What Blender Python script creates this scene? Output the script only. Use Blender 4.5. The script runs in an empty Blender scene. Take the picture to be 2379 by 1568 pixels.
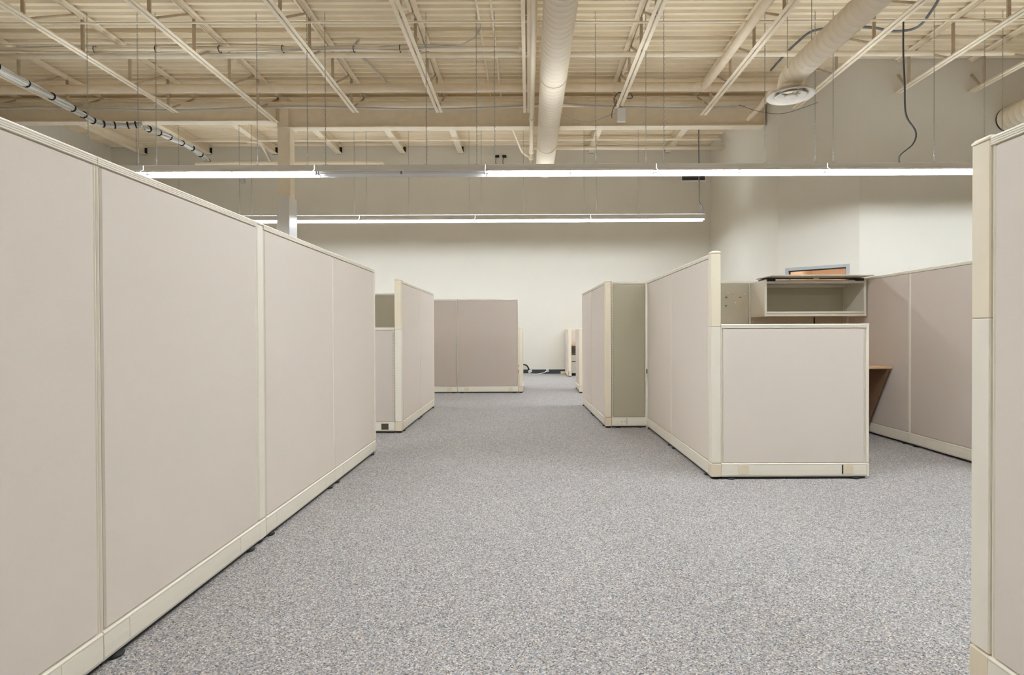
import bpy, bmesh, math, random
from mathutils import Vector, Matrix
random.seed(7)
sc = bpy.context.scene
col = sc.collection
R = math.radians
PI = math.pi

# ------------------------------------------------------------------ camera, world, exposure
FPX, CXP, EYE = 1320.0, 1227.0, 1.03
cam_d = bpy.data.cameras.new('camera')
cam = bpy.data.objects.new('camera', cam_d)
col.objects.link(cam)
cam_d.sensor_fit = 'HORIZONTAL'; cam_d.sensor_width = 36.0
cam_d.lens = FPX / 2379.0 * 36.0
cam_d.shift_x = -(CXP - 1189.5) / 2379.0
cam_d.clip_start = 0.05; cam_d.clip_end = 100
PITCH, ROLL = 12 / 1320.0, 0.004
cam.matrix_world = (Matrix.Translation((0, 0, EYE)) @ Matrix.Rotation(PI / 2 - PITCH, 4, 'X')
                    @ Matrix.Rotation(-ROLL, 4, 'Z'))
sc.camera = cam
w = bpy.data.worlds.new('world'); sc.world = w; w.use_nodes = True
w.node_tree.nodes['Background'].inputs[0].default_value = (1, 1, 1, 1)
w.node_tree.nodes['Background'].inputs[1].default_value = 0.05
sc.view_settings.view_transform = 'Standard'; sc.view_settings.look = 'None'
sc.view_settings.gamma = 1.0; sc.view_settings.use_curve_mapping = False
sc.view_settings.exposure = 1.0
TUBE_STRENGTH = 34.0
TUBE_COLOR = (0.88, 0.96, 1.04)
sc.cycles.use_denoising = True
sc.cycles.use_light_tree = False
sc.cycles.max_bounces = 9
sc.cycles.diffuse_bounces = 8
sc.cycles.glossy_bounces = 2
sc.cycles.transmission_bounces = 2
sc.cycles.use_adaptive_sampling = True
sc.cycles.adaptive_threshold = 0.03
sc.cycles.adaptive_min_samples = 16
sc.cycles.sample_clamp_indirect = 8.0

# ------------------------------------------------------------------ materials
MATS = {}
def mat(name, color, rough=0.6, metal=0.0, noise=0.0, nscale=20.0, bump=0.0, bscale=200.0, color2=None, emit=None, estr=0.0, stretch=None):
    m = bpy.data.materials.new(name); m.use_nodes = True
    nt = m.node_tree; b = nt.nodes['Principled BSDF']
    b.inputs['Base Color'].default_value = (*color, 1)
    b.inputs['Roughness'].default_value = rough
    b.inputs['Metallic'].default_value = metal
    tc = nt.nodes.new('ShaderNodeTexCoord')
    src = tc.outputs['Object']
    if stretch:
        mp = nt.nodes.new('ShaderNodeMapping'); mp.inputs['Scale'].default_value = stretch
        nt.links.new(src, mp.inputs['Vector']); src = mp.outputs['Vector']
    if noise > 0:
        n = nt.nodes.new('ShaderNodeTexNoise'); n.inputs['Scale'].default_value = nscale
        n.inputs['Detail'].default_value = 2
        nt.links.new(src, n.inputs['Vector'])
        r = nt.nodes.new('ShaderNodeValToRGB')
        c2 = color2 or tuple(c * (1 - noise) for c in color)
        r.color_ramp.elements[0].position = 0.3; r.color_ramp.elements[0].color = (*c2, 1)
        r.color_ramp.elements[1].position = 0.7; r.color_ramp.elements[1].color = (*color, 1)
        nt.links.new(n.outputs['Fac'], r.inputs['Fac']); nt.links.new(r.outputs['Color'], b.inputs['Base Color'])
    if bump > 0:
        n2 = nt.nodes.new('ShaderNodeTexNoise'); n2.inputs['Scale'].default_value = bscale
        nt.links.new(src, n2.inputs['Vector'])
        bp = nt.nodes.new('ShaderNodeBump'); bp.inputs['Strength'].default_value = bump
        bp.inputs['Distance'].default_value = 0.002
        nt.links.new(n2.outputs['Fac'], bp.inputs['Height']); nt.links.new(bp.outputs['Normal'], b.inputs['Normal'])
    if emit:
        b.inputs['Emission Color'].default_value = (*emit, 1)
        b.inputs['Emission Strength'].default_value = estr
    MATS[name] = m
    return m

mat('fabric', (0.785, 0.705, 0.625), 0.95, noise=0.09, nscale=420, stretch=(1, 1, 2.2))
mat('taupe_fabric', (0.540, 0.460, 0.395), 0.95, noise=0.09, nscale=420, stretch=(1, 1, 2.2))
mat('rose_fabric', (0.665, 0.580, 0.510), 0.95, noise=0.09, nscale=420, stretch=(1, 1, 2.2))
mat('green_fabric', (0.460, 0.415, 0.305), 0.95, noise=0.12, nscale=420)
mat('trim', (0.875, 0.820, 0.705), 0.42, noise=0.03, nscale=5)
mat('post', (0.870, 0.775, 0.600), 0.42, noise=0.03, nscale=5)
mat('cover', (0.800, 0.690, 0.520), 0.45, noise=0.03, nscale=12)
mat('black', (0.010, 0.010, 0.010), 0.6, noise=0.2, nscale=30)
mat('slot_dark', (0.090, 0.070, 0.040), 0.8, noise=0.2, nscale=60)
mat('slot_steel', (0.760, 0.700, 0.560), 0.5, noise=0.1, nscale=60)
mat('wall_paint', (0.710, 0.675, 0.595), 0.85, noise=0.015, nscale=3)
mat('ceiling_paint', (0.860, 0.750, 0.555), 0.75, noise=0.05, nscale=2.5)
mat('steel_paint', (0.890, 0.790, 0.620), 0.6, noise=0.07, nscale=6)
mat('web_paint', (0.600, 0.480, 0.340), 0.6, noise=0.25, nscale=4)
mat('duct_paint', (0.870, 0.765, 0.600), 0.5, noise=0.03, nscale=4)
mat('insulation', (0.820, 0.690, 0.510), 0.85, noise=0.07, nscale=9, bump=0.6, bscale=25)
mat('fixture_white', (0.800, 0.790, 0.780), 0.35, noise=0.02, nscale=3)
mat('socket_grey', (0.200, 0.200, 0.200), 0.4, noise=0.05, nscale=20)
mat('dead_tube', (0.700, 0.690, 0.690), 0.15, noise=0.02, nscale=4)
mat('tube_lit', (0.9, 0.9, 0.9), 0.3, noise=0.01, nscale=3, emit=TUBE_COLOR, estr=TUBE_STRENGTH)
mat('chain_steel', (0.330, 0.330, 0.310), 0.4, metal=0.3, noise=0.1, nscale=90)
mat('cable_dark', (0.075, 0.075, 0.080), 0.5, noise=0.1, nscale=40)
mat('conduit_grey', (0.200, 0.205, 0.215), 0.4, metal=0.3, noise=0.1, nscale=40)
mat('cable_pale', (0.600, 0.570, 0.500), 0.6, noise=0.18, nscale=60)
mat('cable_white', (0.780, 0.780, 0.760), 0.5, noise=0.05, nscale=40)
mat('baseboard', (0.045, 0.050, 0.058), 0.5, noise=0.1, nscale=10)
mat('door_frame', (0.400, 0.420, 0.420), 0.45, noise=0.03, nscale=6)
mat('peach_paint', (0.760, 0.600, 0.460), 0.85, noise=0.02, nscale=4)
mat('lamp_warm', (0.9, 0.9, 0.9), 0.5, noise=0.01, nscale=3, emit=(1.0, 0.86, 0.68), estr=24.0)
mat('laminate', (0.660, 0.440, 0.270), 0.4, noise=0.12, nscale=30, stretch=(1, 8, 8))
mat('gable_brown', (0.230, 0.130, 0.070), 0.5, noise=0.2, nscale=20, stretch=(6, 6, 1))
mat('cabinet', (0.680, 0.625, 0.520), 0.4, noise=0.03, nscale=5)
mat('drawer', (0.620, 0.580, 0.490), 0.4, noise=0.03, nscale=5)
mat('vent_dark', (0.100, 0.085, 0.075), 0.6, noise=0.3, nscale=12)
mat('diffuser_paint', (0.560, 0.510, 0.430), 0.5, noise=0.03, nscale=8)
mat('plastic_white', (0.780, 0.770, 0.760), 0.4, noise=0.02, nscale=8)
mat('sensor_grey', (0.560, 0.560, 0.570), 0.4, noise=0.03, nscale=8)
for nm, c in (('pin_yellow', (0.8, 0.6, 0.12)), ('pin_cream', (0.75, 0.6, 0.35)), ('pin_white', (0.8, 0.82, 0.85)),
              ('pin_black', (0.03, 0.03, 0.05)), ('pin_red', (0.7, 0.06, 0.03)), ('pin_green', (0.02, 0.2, 0.15))):
    mat(nm, c, 0.3, noise=0.05, nscale=80)

MATS['tube_lit'].cycles.emission_sampling = 'FRONT'
# made-up strips beside the lamp channel, glowing upward to brighten the ceiling
mat('added_glow_strip', (0.85, 0.85, 0.84), 0.3, noise=0.01, nscale=3, emit=TUBE_COLOR, estr=7.0)
mat('added_strip_off', (0.85, 0.85, 0.84), 0.3, noise=0.01, nscale=3)

def carpet():
    m = bpy.data.materials.new('carpet'); m.use_nodes = True
    nt = m.node_tree; b = nt.nodes['Principled BSDF']; b.inputs['Roughness'].default_value = 0.95
    L = nt.links.new
    tc = nt.nodes.new('ShaderNodeTexCoord')
    def noise(s, d=2, r=0.6):
        n = nt.nodes.new('ShaderNodeTexNoise'); n.inputs['Scale'].default_value = s
        n.inputs['Detail'].default_value = d; n.inputs['Roughness'].default_value = r
        L(tc.outputs['Object'], n.inputs['Vector']); return n
    def ramp(stops):
        r = nt.nodes.new('ShaderNodeValToRGB')
        e = r.color_ramp.elements
        while len(e) < len(stops): e.new(0.5)
        for k, (p, c) in enumerate(stops): e[k].position = p; e[k].color = (*c, 1)
        return r
    wob = noise(420, 1)                       # bends the loops so that tufts read as short fibres
    vm = nt.nodes.new('ShaderNodeVectorMath'); vm.operation = 'MULTIPLY_ADD'
    vm.inputs[1].default_value = (0.006, 0.006, 0.0)
    L(wob.outputs['Color'], vm.inputs[0]); L(tc.outputs['Object'], vm.inputs[2])
    vo = nt.nodes.new('ShaderNodeTexVoronoi'); vo.inputs['Scale'].default_value = 235
    L(vm.outputs['Vector'], vo.inputs['Vector'])
    sep = nt.nodes.new('ShaderNodeSeparateColor'); L(vo.outputs['Color'], sep.inputs['Color'])
    r1 = ramp([(0.0, (0.080, 0.077, 0.074)), (0.18, (0.222, 0.211, 0.203)), (0.55, (0.360, 0.343, 0.326)), (0.85, (0.488, 0.466, 0.443)), (1.0, (0.720, 0.690, 0.650))])
    L(sep.outputs[0], r1.inputs['Fac'])
    r2 = ramp([(0.0, (0.30, 0.40, 0.72)), (0.22, (0.5, 0.5, 0.5)), (0.78, (0.5, 0.5, 0.5)), (1.0, (0.76, 0.48, 0.30))])
    L(sep.outputs[1], r2.inputs['Fac'])
    mx = nt.nodes.new('ShaderNodeMix'); mx.data_type = 'RGBA'; mx.blend_type = 'OVERLAY'
    mx.inputs['Factor'].default_value = 0.45
    L(r1.outputs['Color'], mx.inputs['A']); L(r2.outputs['Color'], mx.inputs['B'])
    n3 = noise(1.1, 3)
    r3 = ramp([(0.3, (0.93, 0.93, 0.93)), (0.7, (1.0, 1.0, 1.0))])
    L(n3.outputs['Fac'], r3.inputs['Fac'])
    m2 = nt.nodes.new('ShaderNodeMix'); m2.data_type = 'RGBA'; m2.blend_type = 'MULTIPLY'; m2.inputs['Factor'].default_value = 1
    L(mx.outputs['Result'], m2.inputs['A']); L(r3.outputs['Color'], m2.inputs['B'])
    L(m2.outputs['Result'], b.inputs['Base Color'])
    MATS['carpet'] = m
carpet()

# ------------------------------------------------------------------ mesh helpers
class MB:
    def __init__(s): s.v = []; s.f = []; s.sm = []
    def add(s, vs, fs, smooth=False):
        o = len(s.v); s.v += [tuple(p) for p in vs]
        for f in fs: s.f.append(tuple(i + o for i in f)); s.sm.append(smooth)
        return s
    def box(s, x0, x1, y0, y1, z0, z1):
        vs = [(x, y, z) for x in (x0, x1) for y in (y0, y1) for z in (z0, z1)]
        return s.add(vs, [(0, 1, 3, 2), (4, 6, 7, 5), (0, 4, 5, 1), (2, 3, 7, 6), (0, 2, 6, 4), (1, 5, 7, 3)])
    def cbox(s, x0, x1, y0, y1, z0, z1, c=0.003):
        """box with chamfered edges"""
        X, Y, Z = (x0, x1), (y0, y1), (z0, z1)
        def pt(i, j, k, ax):
            p = [X[i], Y[j], Z[k]]
            for a, (q, lo) in enumerate(((i, 0), (j, 1), (k, 2))):
                if a != ax: p[a] += c if q == 0 else -c
            return p
        vs = []; idx = {}
        for ax in range(3):
            for i in (0, 1):
                for j in (0, 1):
                    for k in (0, 1):
                        idx[(ax, i, j, k)] = len(vs); vs.append(pt(i, j, k, ax))
        fs = []
        I = idx
        for i in (0, 1):
            a = [I[(0, i, 0, 0)], I[(0, i, 1, 0)], I[(0, i, 1, 1)], I[(0, i, 0, 1)]]; fs.append(a if i else a[::-1])
            a = [I[(1, 0, i, 0)], I[(1, 0, i, 1)], I[(1, 1, i, 1)], I[(1, 1, i, 0)]]; fs.append(a if i else a[::-1])
            a = [I[(2, 0, 0, i)], I[(2, 1, 0, i)], I[(2, 1, 1, i)], I[(2, 0, 1, i)]]; fs.append(a if i else a[::-1])
        for i in (0, 1):
            for j in (0, 1):
                e = [I[(0, i, j, 0)], I[(0, i, j, 1)], I[(1, i, j, 1)], I[(1, i, j, 0)]]; fs.append(e if (i ^ j) else e[::-1])
                e = [I[(0, i, 0, j)], I[(0, i, 1, j)], I[(2, i, 1, j)], I[(2, i, 0, j)]]; fs.append(e if not (i ^ j) else e[::-1])
                e = [I[(1, 0, i, j)], I[(1, 1, i, j)], I[(2, 1, i, j)], I[(2, 0, i, j)]]; fs.append(e if (i ^ j) else e[::-1])
        for i in (0, 1):
            for j in (0, 1):
                for k in (0, 1):
                    t = [I[(0, i, j, k)], I[(1, i, j, k)], I[(2, i, j, k)]]
                    fs.append(t if (i ^ j ^ k) else t[::-1])
        return s.add(vs, fs)
    def prism(s, prof, axis, a0, a1, closed=True, smooth=False):
        """extrude a 2D outline along an axis: 'X' outline is (y,z), 'Y' (x,z), 'Z' (x,y)"""
        n = len(prof)
        def P(p, a): return {'X': (a, p[0], p[1]), 'Y': (p[0], a, p[1]), 'Z': (p[0], p[1], a)}[axis]
        vs = [P(p, a0) for p in prof] + [P(p, a1) for p in prof]
        m = n if closed else n - 1
        fs = [(i, (i + 1) % n, n + (i + 1) % n, n + i) for i in range(m)]
        s.add(vs, fs, smooth)
        if closed:
            o = len(s.v) - 2 * n
            s.f.append(tuple(range(o + n - 1, o - 1, -1))); s.sm.append(False)
            s.f.append(tuple(range(o + n, o + 2 * n))); s.sm.append(False)
        return s
    def tube(s, pts, r, n=10, caps=True, up=None):
        pts = [Vector(p) for p in pts]
        rs = r if isinstance(r, (list, tuple)) else [r] * len(pts)
        d0 = (pts[1] - pts[0]).normalized()
        ref = Vector((0, 0, 1)) if abs(d0.z) < 0.9 else Vector((1, 0, 0))
        nrm = d0.cross(ref).normalized()
        vs = []; k = len(pts)
        for i, p in enumerate(pts):
            if i == 0: d = d0
            elif i == k - 1: d = (pts[i] - pts[i - 1]).normalized()
            else: d = ((pts[i + 1] - p).normalized() + (p - pts[i - 1]).normalized()).normalized()
            nrm = (nrm - d * nrm.dot(d)).normalized(); bi = d.cross(nrm)
            for q in range(n):
                a = 2 * PI * q / n
                vs.append(p + (nrm * math.cos(a) + bi * math.sin(a)) * rs[i])
        fs = []
        for i in range(k - 1):
            for q in range(n):
                fs.append((i * n + q, i * n + (q + 1) % n, (i + 1) * n + (q + 1) % n, (i + 1) * n + q))
        o = len(s.v)
        s.add(vs, fs, True)
        if caps:
            s.f.append(tuple(range(o + n - 1, o - 1, -1))); s.sm.append(False)
            s.f.append(tuple(range(o + (k - 1) * n, o + k * n))); s.sm.append(False)
        return s
    def lathe(s, prof, n=32, center=(0, 0, 0)):
        """revolve (r, z) about the z axis"""
        vs = []
        for (r, z) in prof:
            for q in range(n):
                a = 2 * PI * q / n
                vs.append((center[0] + r * math.cos(a), center[1] + r * math.sin(a), center[2] + z))
        fs = [(i * n + q, i * n + (q + 1) % n, (i + 1) * n + (q + 1) % n, (i + 1) * n + q)
              for i in range(len(prof) - 1) for q in range(n)]
        return s.add(vs, fs, True)
    def mesh(s, name):
        me = bpy.data.meshes.new(name)
        me.from_pydata(s.v, [], s.f); me.update()
        bm = bmesh.new(); bm.from_mesh(me); bmesh.ops.recalc_face_normals(bm, faces=bm.faces)
        bm.to_mesh(me); bm.free()
        me.polygons.foreach_set('use_smooth', s.sm)
        return me
    def build(s, name, material, parent=None):
        me = s.mesh(name); me.materials.append(MATS[material])
        o = bpy.data.objects.new(name, me); col.objects.link(o)
        if parent: o.parent = parent
        return o

def tag(o, label, cat, group=None):
    o['label'] = label; o['category'] = cat
    if group: o['group'] = group
    return o
def thing(name, label, cat, loc=(0, 0, 0), rz=0.0, group=None):
    o = bpy.data.objects.new(name, None); col.objects.link(o)
    o.empty_display_size = 0.1
    o.location = loc; o.rotation_euler = (0, 0, rz)
    return tag(o, label, cat, group)
def struct(o): o['kind'] = 'structure'; return o
def inst(src, parent, loc=(0, 0, 0), rot=None):
    c = src.copy(); col.objects.link(c); c.parent = parent; c.location = loc
    if rot: c.rotation_euler = rot
    return c
def smooth_pts(pts, k=6):
    """Catmull-Rom through points"""
    P = [Vector(p) for p in pts]; P = [2 * P[0] - P[1]] + P + [2 * P[-1] - P[-2]]
    out = []
    for i in range(1, len(P) - 2):
        a, b, c, d = P[i - 1:i + 3]
        for q in range(k):
            t = q / k
            out.append(0.5 * (2 * b + (c - a) * t + (2 * a - 5 * b + 4 * c - d) * t * t + (3 * b - a - 3 * c + d) * t ** 3))
    out.append(P[-2]); return out

# ------------------------------------------------------------------ the room
DECK = 5.655
XL, XR, YB, YF = -10.32, 11.5, -6.0, 14.13
SIDE0, SIDE1, ANG1 = (4.531, YF), (4.657, 10.60), (5.683, 9.75)
WT = 5.72
struct(MB().box(XL - 0.3, XR + 0.3, YB - 0.3, YF + 0.3, -0.15, 0.0).build('floor', 'carpet'))
struct(MB().box(XL - 0.2, SIDE0[0] + 0.02, YF, YF + 0.15, 0, WT).build('wall_far', 'wall_paint'))
struct(MB().box(XL - 0.2, XL, YB, YF, 0, WT).build('wall_left', 'wall_paint'))
struct(MB().box(XL - 0.2, XR + 0.2, YB - 0.2, YB, 0, WT).build('wall_back', 'wall_paint'))
struct(MB().box(XR, XR + 0.2, YB, ANG1[1] + 0.15, 0, WT).build('wall_right', 'wall_paint'))
struct(MB().box(ANG1[0], XR, ANG1[1], ANG1[1] + 0.15, 0, WT).build('wall_right_facing', 'wall_paint'))
struct(MB().prism([SIDE0, SIDE1, (SIDE1[0] + 0.1, SIDE1[1] + 0.08), (SIDE0[0] + 0.12, SIDE0[1])], 'Z', 0, WT).build('wall_right_side', 'wall_paint'))
# angled wall with a door opening: local x along the wall from SIDE1 to ANG1, local +y into the office behind
av = Vector((ANG1[0] - SIDE1[0], ANG1[1] - SIDE1[1])); alen = av.length
ang_rot = math.atan2(av.y, av.x)
D0, D1, DH = 0.135, 1.185, 2.195      # outer edges of the door frame
def at_ang(o):
    o.location = (SIDE1[0], SIDE1[1], 0); o.rotation_euler = (0, 0, ang_rot); return o
m = MB(); m.box(0, D0 + 0.02, 0, 0.12, 0, WT); m.box(D1 - 0.02, alen, 0, 0.12, 0, WT); m.box(D0 + 0.02, D1 - 0.02, 0, 0.12, DH - 0.02, WT)
struct(at_ang(m.build('wall_right_angled', 'wall_paint')))
m = MB(); fw = 0.055
m.cbox(D0, D0 + fw, -0.018, 0.138, 0, DH, 0.003); m.cbox(D1 - fw, D1, -0.018, 0.138, 0, DH, 0.003)
m.cbox(D0 + fw, D1 - fw, -0.018, 0.138, DH - fw, DH, 0.003)
dr = struct(at_ang(m.build('door_1', 'door_frame')))
m = MB(); m.box(D0 + fw, D0 + fw + 0.014, 0.04, 0.08, 0, DH - fw); m.box(D1 - fw - 0.014, D1 - fw, 0.04, 0.08, 0, DH - fw); m.box(D0 + fw, D1 - fw, 0.04, 0.08, DH - fw - 0.014, DH - fw)
m.build('door_stop', 'baseboard', dr)
# the lit office behind the door
m = MB(); m.box(0.02, 0.07, 0.12, 2.2, 0, 2.75); struct(at_ang(m.build('wall_office_left', 'peach_paint')))
m = MB(); m.box(alen - 0.02, alen + 0.03, 0.12, 2.2, 0, 2.75); struct(at_ang(m.build('wall_office_right', 'peach_paint')))
m = MB(); m.box(0.02, alen, 2.2, 2.25, 0, 2.75); struct(at_ang(m.build('wall_office_back', 'peach_paint')))
m = MB(); m.box(0.02, alen, 0.12, 2.25, 2.70, 2.75); struct(at_ang(m.build('ceiling_office', 'peach_paint')))
lampo = MB().lathe([(0.0, -0.05), (0.09, -0.045), (0.14, -0.02), (0.15, 0.0), (0.0, 0.0)], 24).build('ceiling_lamp', 'lamp_warm')
lp = Vector((SIDE1[0], SIDE1[1], 0)) + Matrix.Rotation(ang_rot, 3, 'Z') @ Vector((0.66, 1.0, 0))
lampo.location = (lp.x, lp.y, 2.70)
tag(lampo, 'round warm ceiling lamp in the office behind the grey doorway', 'lamp')
# baseboards
struct(MB().box(XL, SIDE0[0], YF - 0.012, YF, 0, 0.105).build('baseboard_far', 'baseboard'))
struct(MB().box(ANG1[0], XR, ANG1[1] - 0.012, ANG1[1], 0, 0.105).build('baseboard_right', 'baseboard'))

# corrugated roof deck, flutes running across the room
prof = []; y = YB; pitch = 0.152
while y < YF + 0.05:
    prof += [(y, DECK), (y + 0.040, DECK), (y + 0.056, DECK + 0.042), (y + 0.136, DECK + 0.042)]; y += pitch
ys = prof
me = MB()
vs = [(XL - 0.1, p[0], p[1]) for p in ys] + [(XR + 0.1, p[0], p[1]) for p in ys]; n = len(ys)
me.add(vs, [(i, i + 1, n + i + 1, n + i) for i in range(n - 1)])
me.box(XL - 0.3, XR + 0.3, YB - 0.3, YF + 0.3, DECK + 0.1, DECK + 0.15)
struct(me.build('ceiling', 'ceiling_paint'))

# ------------------------------------------------------------------ steel: beams, column, joists
def ibeam(name, x0, x1, yc, z0, z1, label, fwid=0.2):
    t = thing(name, label, 'beam', ((x0 + x1) / 2, yc, z0))
    h = (x1 - x0) / 2; H = z1 - z0
    MB().cbox(-h, h, -fwid / 2, fwid / 2, 0, 0.022, 0.003).build('bottom_flange', 'steel_paint', t)
    MB().box(-h, h, -0.007, 0.007, 0.022, H - 0.022).build('web', 'steel_paint', t)
    MB().cbox(-h, h, -fwid / 2, fwid / 2, H - 0.022, H, 0.003).build('top_flange', 'steel_paint', t)
    m = MB(); m.box(h - 0.012, h - 0.002, -fwid / 2 + 0.005, fwid / 2 - 0.005, 0.022, H - 0.022); m.build('end_plate', 'steel_paint', t)
    return t
YBM = 11.13
ibeam('steel_beam', -4.60, 4.60, YBM, 5.01, 5.575, 'deep tan steel beam crossing the room from column to right wall', 0.22)
ibeam('steel_beam', XL, -4.87, YBM, 5.14, 5.575, 'shallower tan steel beam running left from the column')

t = thing('column', 'square steel column boxed in white drywall behind the left cubicle wall', 'column', (-4.71, 11.13, 0))
m = MB(); m.cbox(-0.125, 0.115, -0.10, 0.12, 3.6, 5.02, 0.006); m.build('upper_shaft', 'steel_paint', t)
m = MB(); m.cbox(-0.128, 0.112, -0.15, 0.22, 0, 3.69, 0.005); m.build('drywall_box', 'plastic_white', t)
m = MB(); m.cbox(-0.16, 0.15, -0.13, 0.15, 5.0, 5.02, 0.003)
m.box(-0.17, 0.16, -0.012, 0.012, 5.02, 5.60); m.cbox(-0.09, 0.09, -0.1, 0.1, 5.02, 5.60, 0.004); m.build('cap_plate', 'steel_paint', t)

JB, JT = 5.09, DECK - 0.005      # underside of bottom chord, top of top chord
def joist(x, y0, y1, label, yend_top=YBM, node0=10.27):
    t = thing('roof_joist', label, 'joist', (x, y1, JB), 0, 'open-web roof joists')
    L = y0 - y1
    def P(m, nm, mt): return m.build(nm, mt, t)
    for s in (-1, 1):
        m = MB()     # angle iron: horizontal leg and vertical leg
        a, b = s * 0.012, s * 0.062
        m.prism([(a, 0), (b, 0), (b, 0.006), (s * 0.018, 0.006), (s * 0.018, 0.05), (a, 0.05)], 'Y', L, 0)
        P(m, 'bottom_chord', 'steel_paint')
        m = MB(); H = JT - JB
        m.prism([(a, H), (s * 0.075, H), (s * 0.075, H - 0.007), (s * 0.018, H - 0.007), (s * 0.018, H - 0.055), (a, H - 0.055)], 'Y', L, yend_top - y1)
        P(m, 'top_chord', 'steel_paint')
    H = JT - JB
    yy = node0
    while yy > y0 + 0.4:
        if yy < y1 + 0.02:
            l = yy - y1
            m = MB(); m.box(-0.011, 0.011, l - 0.018, l + 0.018, 0.01, H - 0.02); m.box(-0.022, 0.022, l - 0.020, l - 0.014, 0.01, H - 0.02)
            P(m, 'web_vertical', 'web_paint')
            tend = min(l + 0.86, yend_top - y1 - 0.03)
            if tend - l > 0.3:
                frac = (tend - l) / 0.86
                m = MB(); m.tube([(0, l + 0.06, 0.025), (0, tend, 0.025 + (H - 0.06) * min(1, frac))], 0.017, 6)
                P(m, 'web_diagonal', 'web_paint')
        yy -= 0.98
    if x > 6:      # end brace running up into the wall
        l = node0 - y1
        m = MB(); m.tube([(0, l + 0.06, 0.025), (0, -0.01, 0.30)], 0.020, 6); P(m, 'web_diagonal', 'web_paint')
    return t
JD = [(-9.9, 4.0, 10.5, 'tan open-web roof joist closest to the far left corner'),
      (-8.27, 4.0, 10.5, 'tan open-web roof joist beside the thick white cable bundle'),
      (-6.46, 4.0, 10.48, 'tan open-web roof joist in the upper left, left of the column'),
      (-4.84, 4.0, 11.0, 'tan open-web roof joist whose lower chord reaches the column'),
      (-3.16, 4.0, 10.51, 'tan open-web roof joist first to the right of the column'),
      (-1.62, 4.0, 10.53, 'tan open-web roof joist second to the right of the column'),
      (-0.01, 4.0, 10.55, 'tan open-web roof joist close beside the central sprinkler pipe'),
      (1.66, 4.0, 10.35, 'tan open-web roof joist with the small white box on its end'),
      (3.30, 4.0, 10.70, 'tan open-web roof joist just left of the round ceiling diffuser'),
      (4.88, 4.0, 10.40, 'tan open-web roof joist passing right beside the round ceiling diffuser'),
      (6.33, 4.0, 9.74, 'tan open-web roof joist meeting right wall behind the black hanging cord'),
      (7.58, 4.0, 9.74, 'tan open-web roof joist closest to the upper right corner')]
for x, y0, y1, lab in JD:
    joist(x, y0, y1, lab, yend_top=min(YBM, y1 + 0.62) if x < 4.8 else y1 - 0.01 if x > 6 else 10.4, node0=10.27 if x < 4.8 else 10.0 if x < 5 else 9.47)

# shallow joists between the beam and the far wall
FJ = [(-9.49, 'closest to the left wall'), (-7.88, 'behind the end of the white cable bundle'), (-6.25, 'left of the column'),
      (-4.66, 'right beside the column'), (-3.08, 'second right of the column'), (-1.65, 'third right of the column'),
      (1.57, 'first right of the central round duct'), (3.46, 'closest to the right wall')]
m = MB(); Lf = YF - YBM - 0.12
m.box(-0.07, 0.07, 0, Lf, 0, 0.014); m.box(-0.005, 0.005, 0, Lf, 0.014, 0.17); m.box(-0.07, 0.07, 0, Lf, 0.17, 0.184)
fj_me = None
for x, lab in FJ:
    t = thing('purlin', 'shallow tan roof purlin beyond the deep beam, ' + lab, 'purlin', (x, YBM + 0.11, DECK - 0.186), 0, 'shallow purlins by the far wall')
    MB().box(-0.07, 0.07, 0, Lf, 0, 0.014).build('bottom_flange', 'steel_paint', t)
    MB().box(-0.005, 0.005, 0, Lf, 0.014, 0.17).build('web', 'steel_paint', t)
    MB().box(-0.07, 0.07, 0, Lf, 0.17, 0.184).build('top_flange', 'steel_paint', t)
    MB().box(-0.068, 0.068, Lf - 0.001, Lf + 0.006, -0.005, 0.18).build('wall_pocket', 'black', t)

# ------------------------------------------------------------------ pipes and ducts
def pipe(name, pts, r, mt, label, cat='pipe', n=12, collars=(), cmat=None):
    """a pipe laid along points; collars: (point, axis vector) couplings"""
    if not collars:
        o = MB().tube(pts, r, n).build(name, mt)
        return tag(o, label, cat)
    t = thing(name, label, cat, tuple(pts[0]))
    off = Vector(pts[0])
    MB().tube([Vector(p) - off for p in pts], r, n).build('run', mt, t)
    for p, ax in collars:
        p = Vector(p) - off; ax = Vector(ax).normalized()
        MB().tube([p - ax * r * 1.1, p - ax * r * 0.9, p + ax * r * 0.9, p + ax * r * 1.1], [r * 1.05, r * 1.35, r * 1.35, r * 1.05], n).build('coupling', cmat or mt, t)
    return t
X0 = XL + 0.02
pipe('sprinkler_pipe', [(X0, 7.93, 5.35), (0, 7.93, 5.345), (1.6, 7.93, 5.33), (8, 7.93, 5.355), (11.4, 7.93, 5.355)], 0.016, 'steel_paint',
     'thin pale pipe running straight across nearest the top edge', n=8)
pipe('conduit_pipe', [(X0, 8.67, 5.35), (-0.02, 8.67, 5.345)], 0.034, 'duct_paint', 'pale pipe strapped with cables crossing the upper left ceiling',
     collars=[((-0.1, 8.67, 5.345), (1, 0, 0)), ((-5.6, 8.67, 5.348), (1, 0, 0))])
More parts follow.
